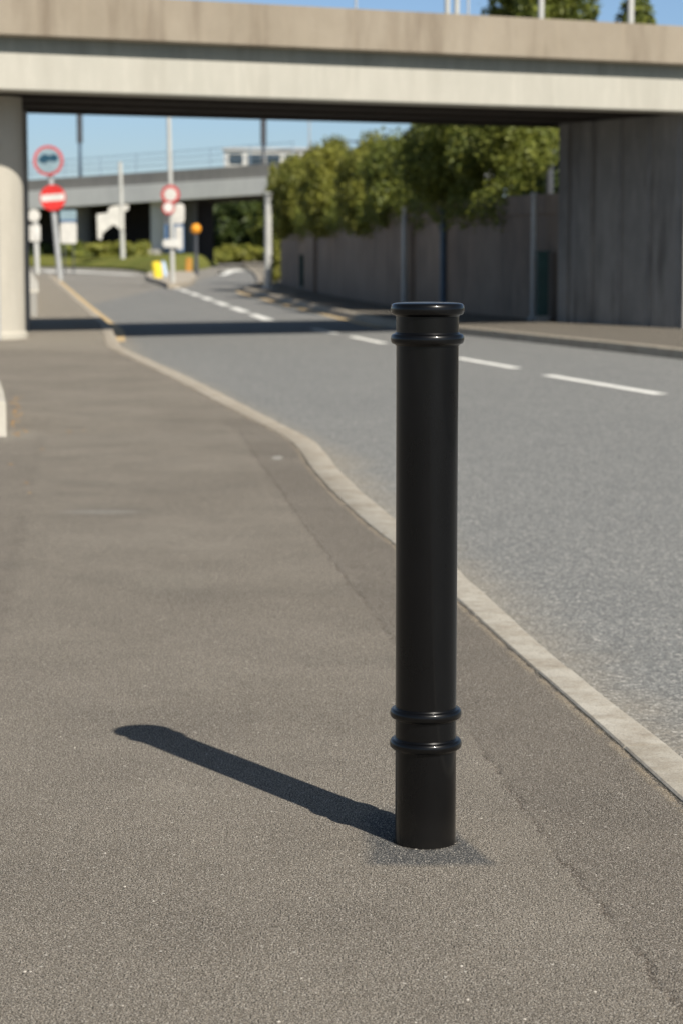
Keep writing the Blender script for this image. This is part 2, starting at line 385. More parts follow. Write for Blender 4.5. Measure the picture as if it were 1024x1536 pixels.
# left footway, its kerb stones
KLs = smooth2(dens(KL, .3), 1); KRs = smooth2(dens(KR, .3), 1)
poly = KLs + [(-60, 122), (-60, -6)]
bm = new(); prism(bm, poly, -.14, 0.0); tag(obj('footway', bm, 'pave'), kind='structure')
def stones(L, Rr, z0, z1, gap=.008):
    bm = new(); L = [Vector(p) for p in L]; Rr = [Vector(p) for p in Rr]
    def at(P, cum, s):
        for i in range(len(P) - 1):
            if cum[i + 1] >= s: return P[i].lerp(P[i + 1], (s - cum[i]) / max(1e-9, cum[i + 1] - cum[i]))
        return P[-1]
    cum = [0]
    for a, b in zip(L, L[1:]): cum.append(cum[-1] + (b - a).length)
    cr = [0]
    for a, b in zip(Rr, Rr[1:]): cr.append(cr[-1] + (b - a).length)
    T = cum[-1]; s = 0
    while s < T - .1:
        e = min(T, s + .915); k = 4
        ts = [s + gap / 2 + (e - s - gap) * i / k for i in range(k + 1)]
        dz = random.uniform(-.0015, .002)
        sec = []
        for t in ts:
            a = at(L, cum, t); b = at(Rr, cr, t / T * cr[-1]); w = (b - a)
            w = w * (1 + random.uniform(-.025, .025)); pts = [(a, z0), (a, z1 + dz - .004), (a + w * .04, z1 + dz), (a + w * .84, z1 + dz), (a + w * .95, z1 + dz - .006), (b, z1 + dz - .022), (b + w * .12, z0)]
            sec.append([bm.verts.new((p.x, p.y, z)) for p, z in pts])
        for A, B in zip(sec, sec[1:]):
            for i in range(len(A) - 1): bm.faces.new((A[i], A[i + 1], B[i + 1], B[i]))
        bm.faces.new(sec[0]); bm.faces.new(sec[-1]); s = e
    return bm
n0 = len([p for p in KLs if p[1] < 118])
KLg = offset_line(KLs[:n0], -.002)
tag(obj('kerb_left', stones(KLg, KRs[:n0], -.13, .004), 'kerb', smooth=True), kind='structure')
# right footway and kerb
RKs = smooth2(dens(RK, .5), 3)
bm = new(); prism(bm, offset_line(RKs, -.13) + [(40, 230), (40, -4)], -.14, 0.0); tag(obj('footway_right', bm, 'pave'), kind='structure')
tag(obj('kerb_right', stones(offset_line(RKs, -.124), RKs, -.13, .004), 'kerb', smooth=True), kind='structure')
# grass verge between the two branches of the road (low mound)
V = [(-8.3, 98), (-9.2, 108), (-11.6, 122), (-16, 134), (-24, 143), (-40, 152), (-60, 160), (-58, 296), (-13, 296), (-11.2, 230), (-9.4, 180), (-8.2, 150), (-7.4, 125), (-7.5, 104)]
V = smooth2(dens(V, 6), 2)
bm = new(); rings = []
cx = lambda y: np.interp(y, [98, 130, 160, 200, 260, 296], [-8, -9.6, -12.5, -18, -30, -36])
for t, z in ((0, -.13), (0.002, 0.02), (.1, .28), (.3, .55), (.75, .7)):
    rings.append([bm.verts.new((x + (cx(y) - x) * t, y + (185 - y) * t * .35, z)) for x, y in V])
for A, B in zip(rings, rings[1:]):
    for i in range(len(A)): bm.faces.new((A[i], A[(i + 1) % len(A)], B[(i + 1) % len(A)], B[i]))
bmesh.ops.triangulate(bm, faces=[bm.faces.new(rings[-1])])
tag(obj('grass_verge', bm, 'grass', smooth=True), kind='structure')
# raised island at the fork
I = [(-5.0, 65.5), (-5.55, 71), (-6.7, 79), (-7.9, 92), (-8.3, 99), (-7.9, 103), (-6.7, 102), (-5.6, 88), (-4.9, 76), (-4.55, 67)]
I = smooth2(dens(I + [I[0]], 2), 2)[:-1]
bm = new(); prism(bm, I, -.12, .03); tag(obj('traffic_island', bm, 'islandtop'), kind='structure')

# ---- road markings
def quadmark(name, a, b, w, m, z=ROAD_Z + .004):
    a, b = Vector(a), Vector(b); t = (b - a).normalized(); n = Vector((-t.y, t.x)) * w / 2
    N = max(1, int((b - a).length / .25)); bm = new(); L = []; Q = []
    for i in range(N + 1):
        p = a.lerp(b, i / N); j = random.uniform(-.004, .004)
        L.append((p.x + n.x + j, p.y + n.y)); Q.append((p.x - n.x + j, p.y - n.y))
    return strip(bm, L, Q, z)
dash = [((2.62, 18.5), (1.93, 21.3)), ((1.74, 22.5), (1.25, 24.65)), ((.53, 28.3), (.14, 30.5)), ((-.07, 31.6), (-.42, 33.4)), ((3.6, 14.6), (2.95, 17.2))]
p0 = Vector((-1.18, 37.3)); p1 = Vector((-6.0, 76.0)); k = 0; tot = (p1 - p0).length
s = 0
while s < tot:
    a = p0.lerp(p1, s / tot); b = p0.lerp(p1, min(1, (s + 3.3) / tot)); dash.append((tuple(a), tuple(b))); s += 4.7
for i, (a, b) in enumerate(dash):
    bm = quadmark('dash', a, b, .135 if i < 5 else .19, 'mark')
    tag(obj('centre_line_dash', bm, 'mark'), kind='structure')
def ribbon(name, P, w, m, z=ROAD_Z + .004):
    P = smooth2(dens(P, 1), 1); bm = new(); strip(bm, offset_line(P, w / 2), offset_line(P, -w / 2), z)
    return tag(obj(name, bm, m), kind='structure')
ribbon('yellow_line', offset_line([(-2.95, 28.9), (-3.28, 32.3), (-5.43, 47.3), (-11.5, 90.3), (-14, 97)], -.10), .19, 'yellow')
ribbon('yellow_line', offset_line([(.75, 34.0), (.62, 34.4), (-1.0, 47), (-2.50, 59.5), (-2.74, 62.5)], .14), .13, 'yellow')
def arrow(name, c, d, L, w):
    d = Vector(d).normalized(); n = Vector((-d.y, d.x)); c = Vector(c); bm = new()
    P = [(-.5, -.14), (.1, -.14), (.1, -.5), (.5, 0), (.1, .5), (.1, .14), (-.5, .14)]
    vs = [bm.verts.new((*(c + d * a * L + n * b * w), ROAD_Z + .004)) for a, b in P]
    bm.faces.new(vs); bmesh.ops.triangulate(bm, faces=bm.faces[:]); return tag(obj(name, bm, 'mark'), kind='structure')
arrow('road_arrow', (-5.35, 110), (-.02, 1), 26, 1.3)
arrow('road_arrow', (-12.1, 107), (-.35, 1), 20, 2.6)

# ================================================================== NEAR BRIDGE
A0 = Vector((-3.90, 26.15)); U = Vector((.8932, .4497)); N = Vector((-.4497, .8932))   # along the deck, across the deck (away)
BR = Matrix(((U.x, N.x, 0, A0.x), (U.y, N.y, 0, A0.y), (0, 0, 1, 0), (0, 0, 0, 1)))
br = thing('road_bridge', (A0.x, A0.y, 0), 'low concrete road bridge with brown parapet and pale girder spanning the street behind the bollard', 'bridge')
br.rotation_euler = (0, 0, math.atan2(U.y, U.x))
SOF = 2.885; LX0, LX1 = -9, 22; BW = 4.3
bm = new(); box(bm, LX0, LX1, 0, .28, 3.50, 4.0, .012)
for x in np.arange(LX0 + 3, LX1, 4.6): pass
obj('parapet', bm, 'parapet', br)
bm = new(); box(bm, LX0, LX1, .22, BW, 3.303, 3.497); box(bm, LX0, LX1, .284, .5, 3.5, 3.75); obj('deck_slab', bm, 'recess', br)
bm = new(); box(bm, LX0, LX1, -.0, .5, 2.885, 3.30, .01); obj('girder', bm, 'girder', br)
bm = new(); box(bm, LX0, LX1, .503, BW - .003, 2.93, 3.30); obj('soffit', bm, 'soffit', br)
for y0 in (1.4, 2.6): 
    bm = new(); box(bm, LX0, LX1, y0, y0 + .35, 2.885, 2.927); obj('beam', bm, 'soffit', br)
bm = new(); box(bm, LX0, LX1, BW - .3, BW, 2.885, 2.927); obj('beam', bm, 'soffit', br)
def w2(x, y):   # world -> bridge local
    v = Vector((x, y)) - A0; return v.dot(U), v.dot(N)
# round column at the left
cx_, cy_ = w2(-4.34, 27.55)
bm = new(); lathe(bm, [(.53, -.02), (.53, .06), (.5, .09), (.5, 2.884)], 64, (cx_, cy_), True); obj('column', bm, 'column', br, True)
bm = new(); tube(bm, (w2(-4.09, 27.01)[0], w2(-4.09, 27.01)[1], .0), (w2(-4.09, 27.01)[0], w2(-4.09, 27.01)[1], 2.35), .035, None, 14)
obj('drainpipe', bm, 'galv', br, True)
# thin pier in the deck's shade behind the column
bm = new(); a, b = w2(-4.15, 30.1); box(bm, a - 3.5, a, b - .1, b + .7, -.05, 2.884, .02); obj('pier', bm, 'abut', br)
# right abutment: fluted face turned away from the sun
F = [Vector((3.17, 33.4)), Vector((3.36, 33.05)), Vector((3.68, 32.45)), Vector((4.02, 31.85)), Vector((4.34, 31.27)), Vector((4.68, 30.66))]
face = []
fl = [(0, 0), (.58, 0), (.63, .05), (.78, .05), (.83, .0)]
for a, b in zip(F, F[1:]):
    t = (b - a).normalized(); n = Vector((-t.y, t.x)) * -1
    if n.x > 0: n = -n
    for s_, d_ in fl: face.append(tuple(a.lerp(b, s_) - n * d_))
poly = [w2(*p) for p in face] + [w2(*p) for p in ((9.5, 33.1), (9.5, 38.5), (3.62, 36.2))]
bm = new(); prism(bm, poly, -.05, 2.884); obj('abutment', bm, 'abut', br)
# vertical joint ribs on the abutment
for i, p in enumerate([]):
    lx, ly = w2(p.x - .03, p.y - .02); bm = new(); box(bm, lx - .035, lx + .035, ly - .035, ly + .035, .0, 2.88, .008); obj('rib', bm, 'abut', br)

# posts standing on the bridge deck
for i, (px, s_, top, lab) in enumerate(((805, .040, 6.2, 'pale post above the bridge parapet in front of the taller tree top'), (937, .045, 6.2, 'pale post on the bridge in front of the rightmost small tree top'),
        (667, .036, 6.0, 'left one of two close thick posts above the middle of the bridge parapet'), (681, .036, 6.0, 'right one of two close thick posts above the middle of the bridge parapet'),
        (698, .014, 5.6, 'thin rod just right of the paired posts above the parapet'), (533, .014, 5.4, 'thin rod alone above the middle of the bridge parapet'))):
    # intersection of the sight line's plane with the deck edge
    kx = (px - 512) / 3390; d = None
    # x = kx*Y ; point on line A0 + U*t + N*.6
    q = A0 + N * .6; t = (kx * q.y - q.x) / (U.x - kx * U.y) * 1.0
    p = q + U * t
    o = thing('deck_post', (p.x, p.y, 3.49), lab, 'post', 'posts standing on the near bridge deck')
    bm = new(); tube(bm, (0, 0, 0), (0, 0, top - 3.49), s_, None, 12); obj('shaft', bm, 'palepole', o, True)
    bm = new(); box(bm, -s_ * 2, s_ * 2, -s_ * 2, s_ * 2, -.004, .02); obj('base_plate', bm, 'galv', o)

# ================================================================== RETAINING WALL
WL = [Vector((3.30, 33.5)), Vector((2.5, 36.3)), Vector((1.6, 40)), Vector((.82, 43.5)), Vector((.1, 49)), Vector((-.75, 56.5)), Vector((-1.79, 67.6))]
wt = thing('retaining_wall', (.8, 43.5, 0), 'brown rendered retaining wall in shade below the trees on the far side of the road', 'wall')
WLd = smooth2(dens([tuple(p) for p in WL], .6), 2)
def wallbm(P, th, z0, ztop):
    bm = new(); Q = offset_line(P, -th); n = len(P); zb = z0 if callable(z0) else (lambda t: z0)
    V_ = [[bm.verts.new((*p, zb(i / (n - 1)))) for i, p in enumerate(P)], [bm.verts.new((*p, ztop(i / (n - 1)))) for i, p in enumerate(P)],
          [bm.verts.new((*q, ztop(i / (n - 1)))) for i, q in enumerate(Q)], [bm.verts.new((*q, zb(i / (n - 1)))) for i, q in enumerate(Q)]]
    for k in range(4):
        A, B = V_[k], V_[(k + 1) % 4]
        for i in range(n - 1): bm.faces.new((A[i], A[i + 1], B[i + 1], B[i]))
    bm.faces.new([v[0] for v in V_]); bm.faces.new([v[-1] for v in V_]); return bm
ztop = lambda t: 1.84 - .22 * max(0, t - .3) / .7
loc = lambda P: [(x - .8, y - 43.5) for x, y in P]
obj('wall_body', wallbm(loc(WLd), .35, -.05, ztop), 'wall', wt)
obj('coping', wallbm(loc(offset_line(WLd, .03)), .41, 1.84, lambda t: 1.90) if False else wallbm(loc(offset_line(WLd, .03)), .41, 1.60, lambda t: ztop(t) + .05), 'wall', wt)
for px_i in (12, 34):
    if px_i < len(WLd):
        p = Vector(WLd[px_i]); bm = new(); box(bm, p.x - .8 - .07, p.x - .8 + .10, p.y - 43.5 - .16, p.y - 43.5 + .16, -.04, 1.58, .01); obj('buttress', bm, 'wall', wt)
# earth bank behind the wall
bm = new(); prism(bm, [(x + .3, y) for x, y in WLd] + [(0, 78), (3, 90), (30, 90), (30, 38), (9.6, 37.5), (3.7, 36)], -.1, 1.45)
tag(obj('earth_bank', bm, 'ground'), kind='structure')

def post(name, px_, Y, base, top, r, m, lab, cat='post', group=None):
    x = (px_ - 512) / 3390 * Y
    o = thing(name, (x, Y, base), lab, cat, group)
    bm = new(); tube(bm, (0, 0, 0), (0, 0, top - base), r, r * .9, 14); obj('shaft', bm, m, o, True)
    bm = new(); lathe(bm, [(r * 1.35, top - base - .01), (r * 1.35, top - base + .02), (r * .5, top - base + .04)], 14); obj('cap', bm, m, o, True)
    bm = new(); lathe(bm, [(r * 2, 0), (r * 2, .025), (r * 1.2, .06)], 14); obj('foot', bm, m, o, True)
    return o
post('wall_post', 605, 41.6, 0, 1.78, .05, 'galv', 'grey steel post against the retaining wall, left of the bollard top', group='posts along the retaining wall')
post('wall_post', 663, 39.2, 0, 1.75, .06, 'bluepole', 'dark blue post against the retaining wall, directly above the bollard cap', group='posts along the retaining wall')
post('wall_post', 798, 34.2, 0, 1.88, .045, 'galv', 'grey steel post against the retaining wall nearest the bridge abutment', group='posts along the retaining wall')
post('lamp_column', 820, 38.5, 1.45, 2.68, .075, 'darkpole', 'dark blue column rising behind the retaining wall beside the abutment')
post('white_post', 403.5, 60.1, 0, 2.5, .105, 'palepole', 'white round post standing on the footway corner left of the retaining wall')
def cabinet(px_, Y, w, h, lab):
    x = (px_ - 512) / 3390 * Y
    o = thing('utility_cabinet', (x, Y, 0), lab, 'cabinet', 'green cabinets along the retaining wall')
    bm = new(); box(bm, -w / 2, w / 2, -.12, .12, .08, h, .015); obj('body', bm, 'green', o)
    bm = new(); box(bm, -w / 2 - .02, w / 2 + .02, -.14, .14, h + .001, h + .04, .008); obj('lid', bm, 'green', o)
    bm = new(); box(bm, -w / 2 - .02, w / 2 + .02, -.14, .14, 0, .078); obj('base', bm, 'plinth', o)
cabinet(523, 50.5, .30, .85, 'green roadside cabinet at the middle of the retaining wall')
cabinet(458, 59.0, .28, .85, 'green roadside cabinet at the far end of the retaining wall')
cabinet(811, 33.9, .16, 1.0, 'narrow green cabinet beside the grey post nearest the abutment')

# ================================================================== FAR BRIDGE
FB = [(-40, 163), (-27.5, 152.4), (-17.4, 143), (-10.2, 136.2), (-3.1, 129), (5.4, 121), (14.5, 112.5)]
FBs = smooth2(dens(FB, 3), 3)
fb = thing('far_bridge', (-11.4, 138.6, 0), 'distant grey concrete bridge with railing seen under the near bridge', 'bridge')
fl_ = lambda P: [(x + 11.4, y - 138.6) for x, y in P]
def uu(t): 
    k = t * (len(FBs) - 1); i = min(int(k), len(FBs) - 2); x = FBs[i][0] + (FBs[i + 1][0] - FBs[i][0]) * (k - i); return (x + 17.4) / 14.3
zs = lambda t: 3.58 + .56 * uu(t); zg = lambda t: 4.68 + .40 * uu(t); zp = lambda t: 5.40 + .44 * uu(t)
obj('girder', wallbm(fl_(FBs), -.6, zs, zg), 'fargird', fb)
obj('soffit', wallbm(fl_(offset_line(FBs, .603)), -7.2, lambda t: zs(t) + .1, lambda t: zg(t) - .05), 'soffit', fb)  # underside split off in a dark colour that stands in for shade
obj('parapet', wallbm(fl_(offset_line(FBs, .12)), -.3, lambda t: zg(t) + .003, zp), 'farpar', fb)
obj('parapet', wallbm(fl_(offset_line(FBs, 7.4)), -.35, lambda t: zg(t) - .3, zp), 'farpar', fb)
RP = fl_(offset_line(FBs, .25)); nR = len(RP); rb = lambda k: zp(k / (nR - 1))
bm = new()
for dz in (.4, .75, 1.1):
    for k in range(nR - 8): tube(bm, (*RP[k], rb(k) + dz), (*RP[k + 1], rb(k + 1) + dz), .025, None, 5)
obj('rail', bm, 'mesh', fb)
for k, p in enumerate(RP[:-7]):
    bm = new(); tube(bm, (*p, rb(k) - .05), (*p, rb(k) + 1.15), .03, None, 6); obj('rail_post', bm, 'mesh', fb)
for (x, y, r, h, m_) in ((-11.05, 139.3, .6, 3.88, 'fargird'), (-16.6, 146.2, .6, 3.66, 'farpar'), (-9.3, 141.6, .38, 4.0, 'farpar')):
    bm = new(); lathe(bm, [(r, -.1), (r, h)], 32, (x + 11.4, y - 138.6)); obj('column', bm, m_, fb, True)
bm = new(); box(bm, -.75, 1.15, -.6, 1.7, -.1, .95, .04); obj('plinth', bm, 'plinth', fb)
AB = [(-40, 173), (-33, 167), (-20, 154), (-8.9, 143.2)]
obj('abutment_wall', wallbm(fl_(AB), -1.2, -.1, lambda t: 3.4 + .45 * t), 'soffit', fb)  # dark mass added below the deck, its shade put into the near-black colour
# masts on the far bridge
def mast(px_, Y, z0, z1, w, boxz, lab, m='darkpole', m2='darkpole'):
    x = (px_ - 512) / 3390 * Y
    o = thing('lamp_mast', (x, Y, z0), lab, 'mast', 'masts on the far bridge')
    bm = new(); tube(bm, (0, 0, 0), (0, 0, z1 - z0), w, w * .8, 10); obj('pole', bm, m, o, True)
    bm = new(); box(bm, -w * 1.6, w * 1.6, -w, w, boxz - z0, z1 - z0 + .3, .03); obj('housing', bm, m2, o)
mast(125, 142.5, 5.0, 10.6, .11, 7.5, 'tall dark mast on the far bridge above the no entry sign', 'bluepole')
mast(397, 132.5, 5.0, 9.9, .11, 6.9, 'dark mast on the far bridge above the white footway post')
o = post('thin_pole', 465, 128, 4.8, 9.6, .05, 'galv', 'thin grey pole on the far bridge just left of the trees')
# gantry arm behind the hedge
o = thing('gantry', (0, 145, 1.0), 'thin dark gantry with long arm showing above the hedge tops', 'gantry')
bm = new(); tube(bm, (0, 0, 0), (0, 0, 6.9), .1, .08, 8); obj('pole', bm, 'bluepole', o, True)
bm = new(); tube(bm, (0, 0, 6.8), (4.4, 0, 6.4), .06, None, 8); obj('arm', bm, 'bluepole', o, True)

# building beyond the far bridge
bx = thing('low_building', (-6.6, 215, 0), 'flat roofed grey building with white window frames beyond the far bridge', 'building')
bm = new(); box(bm, -4.4, 6.6, 0, 9, -.1, 10.1); obj('wall', bm, 'bldg', bx)
bm = new(); box(bm, -4.6, 6.8, -.25, 9.2, 10.102, 10.35, .03); obj('roof', bm, 'bldg', bx)
for i in range(6):
    x0 = -4.1 + i * 1.76
    bm = new(); box(bm, x0, x0 + 1.6, -.05, .02, 8.6, 9.9); fr = obj('window', bm, 'white', bx)
    bm = new(); box(bm, x0 + .14, x0 + 1.46, -.055, -.02, 8.74, 9.76); obj('pane', bm, 'glass', fr)

# ================================================================== SIGNS
# leaning post with two round signs
def px2x(px_, Y): return (px_ - 512) / 3390 * Y
sg = thing('traffic_sign', (-9.37, 75.8, 0), 'leaning pole with a no entry disc below a red ringed round sign beside the column', 'road sign')
lean = Matrix.Rotation(R(-4.6), 4, 'Y')
def leanobj(name, bm, m, p, sm=False):
    bmesh.ops.transform(bm, matrix=lean, verts=bm.verts[:]); return obj(name, bm, m, p, sm)
bm = new(); tube(bm, (0, 0, -.02), (0, 0, 4.3), .10, .09, 14); leanobj('pole', bm, 'galv', sg, True)
bm = new(); plate(bm, circ(0, 3.95, .50), -.16, .03); d1 = leanobj('ringed_disc', bm, 'ringred', sg)
bm = new(); plate(bm, circ(0, 3.95, .405), -.168, .006); leanobj('disc_face', bm, 'signgrey', d1)
bm = new(); car = [(-.27, -.05), (-.29, .06), (-.22, .10), (-.17, .17), (-.03, .17), (.02, .11), (.06, .10), (.10, .15), (.22, .15), (.27, .09), (.30, .05), (.29, -.04), (.22, -.04), (.19, -.08), (.13, -.08), (.1, -.04), (-.04, -.04), (-.08, -.10), (-.16, -.10), (-.2, -.05)]
plate(bm, [(a * 1.12, 3.97 + b * 1.15) for a, b in car], -.174, .005); leanobj('vehicle_symbol', bm, 'teal', d1)
bm = new(); plate(bm, circ(.03, 2.72, .43), -.16, .03); d2 = leanobj('no_entry_disc', bm, 'red', sg)
bm = new(); plate(bm, rrect(-.36, .42, 2.62, 2.84, .05), -.168, .006); leanobj('bar', bm, 'white', d2)
# pale pair of plates on the post at the far left
Y = 92; o = thing('traffic_sign', (px2x(57, Y), Y, 0), 'small round plate over an upright white plate half hidden behind the bridge column', 'road sign')
f_ = Y / 3390
bm = new(); tube(bm, (.05, 0, -.02), (0, 0, 2.4), .11, None, 12); obj('pole', bm, 'palepole', o, True)
bm = new(); plate(bm, circ(-.03, 1.10 + 46 * f_, .25), -.14, .03); obj('round_plate', bm, 'cream', o)
bm = new(); plate(bm, rrect(-.22, .22, 1.10 + 8 * f_, 1.10 + 32 * f_, .05), -.14, .03); d = obj('upright_plate', bm, 'cream', o)
bm = new(); plate(bm, rrect(-.06, .18, 1.10 + 12 * f_, 1.10 + 29 * f_, .03), -.146, .005); obj('panel', bm, 'white', d)
# grey white board
Y = 100; f_ = Y / 3390
o = thing('information_board', (px2x(106.5, Y), Y, 0), 'white rounded board with a blue band behind the no entry pole', 'sign')
bm = new(); tube(bm, (-.2, .02, -.1), (-.2, .02, 1.3), .03, None, 8); tube(bm, (.2, .02, -.1), (.2, .02, 1.3), .03, None, 8); obj('legs', bm, 'darkpole', o)
bm = new(); plate(bm, rrect(-.36, .36, 1.10 + 5 * f_, 1.10 + 36 * f_, .10), -.06, .06); obj('lower_panel', bm, 'cream', o)
bm = new(); plate(bm, rrect(-.36, .36, 1.10 + 36.2 * f_, 1.10 + 40 * f_, .02), -.055, .05); obj('band', bm, 'blue', o)
bm = new(); plate(bm, rrect(-.36, .36, 1.10 + 40.2 * f_, 1.10 + 54 * f_, .06), -.06, .06); obj('upper_panel', bm, 'signgrey', o)
# direction sign on tall post
Y = 130; f_ = Y / 3390
o = thing('direction_sign', (px2x(187, Y), Y, .0), 'tall pale post on the grass with blank white arrow boards on its left', 'road sign')
bm = new(); tube(bm, (0, 0, 0), (-.1, 0, 1.10 + 125 * f_), .15, .11, 12); obj('pole', bm, 'palepole', o, True)
pg = [(149, 322), (165, 320), (168, 312), (178, 309), (184, 309), (184, 345), (174, 337), (164, 345), (158, 350), (156, 360), (150, 358)]
bm = new(); plate(bm, [((a - 187) * f_, 1.10 + (370 - b) * f_) for a, b in pg], -.20, .04); obj('arrow_board', bm, 'cream', o)
bm = new(); plate(bm, [((a - 187) * f_, 1.10 + (370 - b) * f_) for a, b in ((185, 309), (197, 308), (196, 316), (190, 318), (190, 345), (185, 345))], -.20, .04); obj('arrow_board', bm, 'cream', o)
# sign cluster on the island
Y = 68; f_ = Y / 3390
o = thing('sign_cluster', (px2x(260, Y), Y, .03), 'tall thin island post with stacked ringed, white and blue plates', 'road sign')
def zz(b): return 1.0748 + (370 - b) * f_
def xx(a): return (a - 260) * f_
bm = new(); tube(bm, (xx(261), 0, -.02), (xx(256), 0, 6.3), .075, .06, 12); obj('pole', bm, 'palepole', o, True)
bm = new(); plate(bm, circ(xx(259), zz(293), 14 * f_), -.12, .02); d = obj('ringed_disc', bm, 'ringred', o)
bm = new(); plate(bm, circ(xx(259), zz(293), 9.5 * f_), -.126, .005); obj('disc_face', bm, 'cream', d)
bm = new(); plate(bm, circ(xx(256), zz(313), 9.5 * f_), -.15, .02); d = obj('small_disc', bm, 'ringred', o)
bm = new(); plate(bm, circ(xx(256), zz(312), 7.2 * f_), -.156, .005); obj('disc_face', bm, 'white', d)
bm = new(); plate(bm, rrect(xx(249), xx(279), zz(336), zz(306), .12), .09, .02); d = obj('white_plate', bm, 'cream', o)
bm = new(); plate(bm, rrect(xx(249), xx(278), zz(378), zz(336.5), .05), .08, .02); d = obj('blue_plate', bm, 'blue', o)
bm = new(); plate(bm, rrect(xx(265), xx(276), zz(374), zz(340), .05), .074, .005); obj('pale_stripe', bm, 'cream', d)
bm = new(); plate(bm, rrect(xx(247), xx(274), zz(371), zz(359), .10), -.14, .02); obj('name_plate', bm, 'white', o)
# island bollard yellow/white
Y = 76; f_ = Y / 3390
o = thing('island_bollard', (px2x(244, Y), Y, .03), 'squat yellow and pale blue plastic bollard on the traffic island', 'bollard')
T = Matrix.Rotation(R(-8), 4, 'Y')
bm = new(); box(bm, -.24, .06, -.12, .12, .0, .60, .05, T); obj('yellow_shell', bm, 'yel', o, True)
bm = new(); box(bm, .061, .22, -.11, .11, .04, .60, .05, T); obj('white_shell', bm, 'palblue', o, True)
bm = new(); box(bm, -.30, .28, -.17, .17, -.02, .04, .02); obj('base', bm, 'plinth', o)
# beacon
Y = 96; f_ = Y / 3390
o = thing('beacon', (px2x(296, Y), Y, ROAD_Z), 'orange globe lamp on a short black post in front of the far bridge', 'beacon')
bm = new(); tube(bm, (0, 0, 0), (0, 0, 1.75), .10, .07, 12); obj('post', bm, 'darkpole', o, True)
bm = new(); bmesh.ops.create_uvsphere(bm, u_segments=24, v_segments=14, radius=.22, matrix=Matrix.Translation((0, 0, 1.95))); obj('globe', bm, 'orange', o, True)
Y = 100
o = thing('marker_post', (px2x(285, Y), Y, ROAD_Z), 'dull orange marker post left of the beacon', 'marker')
bm = new(); box(bm, -.14, .14, -.07, .07, 0, .72, .04); obj('board', bm, 'brownorange', o)
bm = new(); box(bm, -.2, .2, -.14, .14, -.02, .05, .02); obj('base', bm, 'darkpole', o)

# low concrete wall on the left footway beyond the bridge
lw = thing('low_wall', (-5.6, 40, 0), 'low pale concrete wall on the left footway beyond the bridge shadow', 'wall')
LW = [(-4.85, 36.2), (-5.9, 44), (-8.2, 60), (-11.6, 82)]
LWs = smooth2(dens(LW, 1.5), 1)
ll = lambda P: [(x + 5.6, y - 40) for x, y in P]
obj('wall_body', wallbm(ll(LWs), -.3, -.02, lambda t: .38), 'plinth', lw)
obj('coping', wallbm(ll(offset_line(LWs, -.03)), -.36, .381, lambda t: .43), 'block', lw)

# pale edging block at the left edge
eb = thing('edging_block', (-1.96, 13.2, 0), 'low pale concrete edging block at the left edge of the footway', 'edging')
bm = new(); P = [(-.0, 0), (-.16, 1.0), (-.40, 2.4), (-.75, 2.4), (-.66, 1.0), (-.55, .0)]
prism(bm, P, -.01, .205); bmesh.ops.bevel(bm, geom=[e for e in bm.edges if abs(e.calc_length()) > .1], offset=.012, segments=2, affect='EDGES')
obj('block', bm, 'block', eb)

# ================================================================== FOLIAGE
def leaf_mesh(name, blobs, per, size, m, parent, shell=.72):
    """blobs: (cx,cy,cz,rx,ry,rz); scatter leaf-sized quads through lumpy volumes"""
    pts = []; nrm = []
    for (cx, cy, cz, rx, ry, rz) in blobs:
        n = int(per * (rx * ry * rz) ** (2 / 3) / .35)
        v = rng.normal(size=(n, 3)); v /= np.linalg.norm(v, axis=1)[:, None]
        # angular lumpiness
        lump = 1 + .24 * np.sin(5 * v[:, 0] + 3 * v[:, 2] + cx * 7) * np.cos(4 * v[:, 1] + cz * 5) + .13 * rng.normal(size=n)
        rad = (shell + (1 - shell) * rng.random(n) ** .6) * lump
        p = v * rad[:, None] * np.array([rx, ry, rz]) + np.array([cx, cy, cz]); pts.append(p); nrm.append(v)
    P = np.concatenate(pts); Nn = np.concatenate(nrm); n = len(P)
    d = Nn + rng.normal(size=(n, 3)) * .55 + np.array([0, 0, .35]); d /= np.linalg.norm(d, axis=1)[:, None]
    a = np.cross(d, rng.normal(size=(n, 3))); a /= np.linalg.norm(a, axis=1)[:, None]; b = np.cross(d, a)
    s = (size * (.6 + .8 * rng.random(n)))[:, None]
    q = np.stack([P - a * s, P - b * s * .5 + d * s * .12, P + a * s, P + b * s * .5 + d * s * .12], 1).reshape(-1, 3)
    me = bpy.data.meshes.new(name); me.vertices.add(4 * n); me.vertices.foreach_set('co', q.astype(np.float32).ravel())
    me.loops.add(4 * n); me.loops.foreach_set('vertex_index', np.arange(4 * n, dtype=np.int32))
    me.polygons.add(n); me.polygons.foreach_set('loop_start', np.arange(0, 4 * n, 4, dtype=np.int32))
    me.polygons.foreach_set('loop_total', np.full(n, 4, dtype=np.int32)); me.update(calc_edges=True)
    me.materials.append(MT[m]); o = bpy.data.objects.new(name, me); COL.objects.link(o)
    if parent: o.parent = parent
    return o
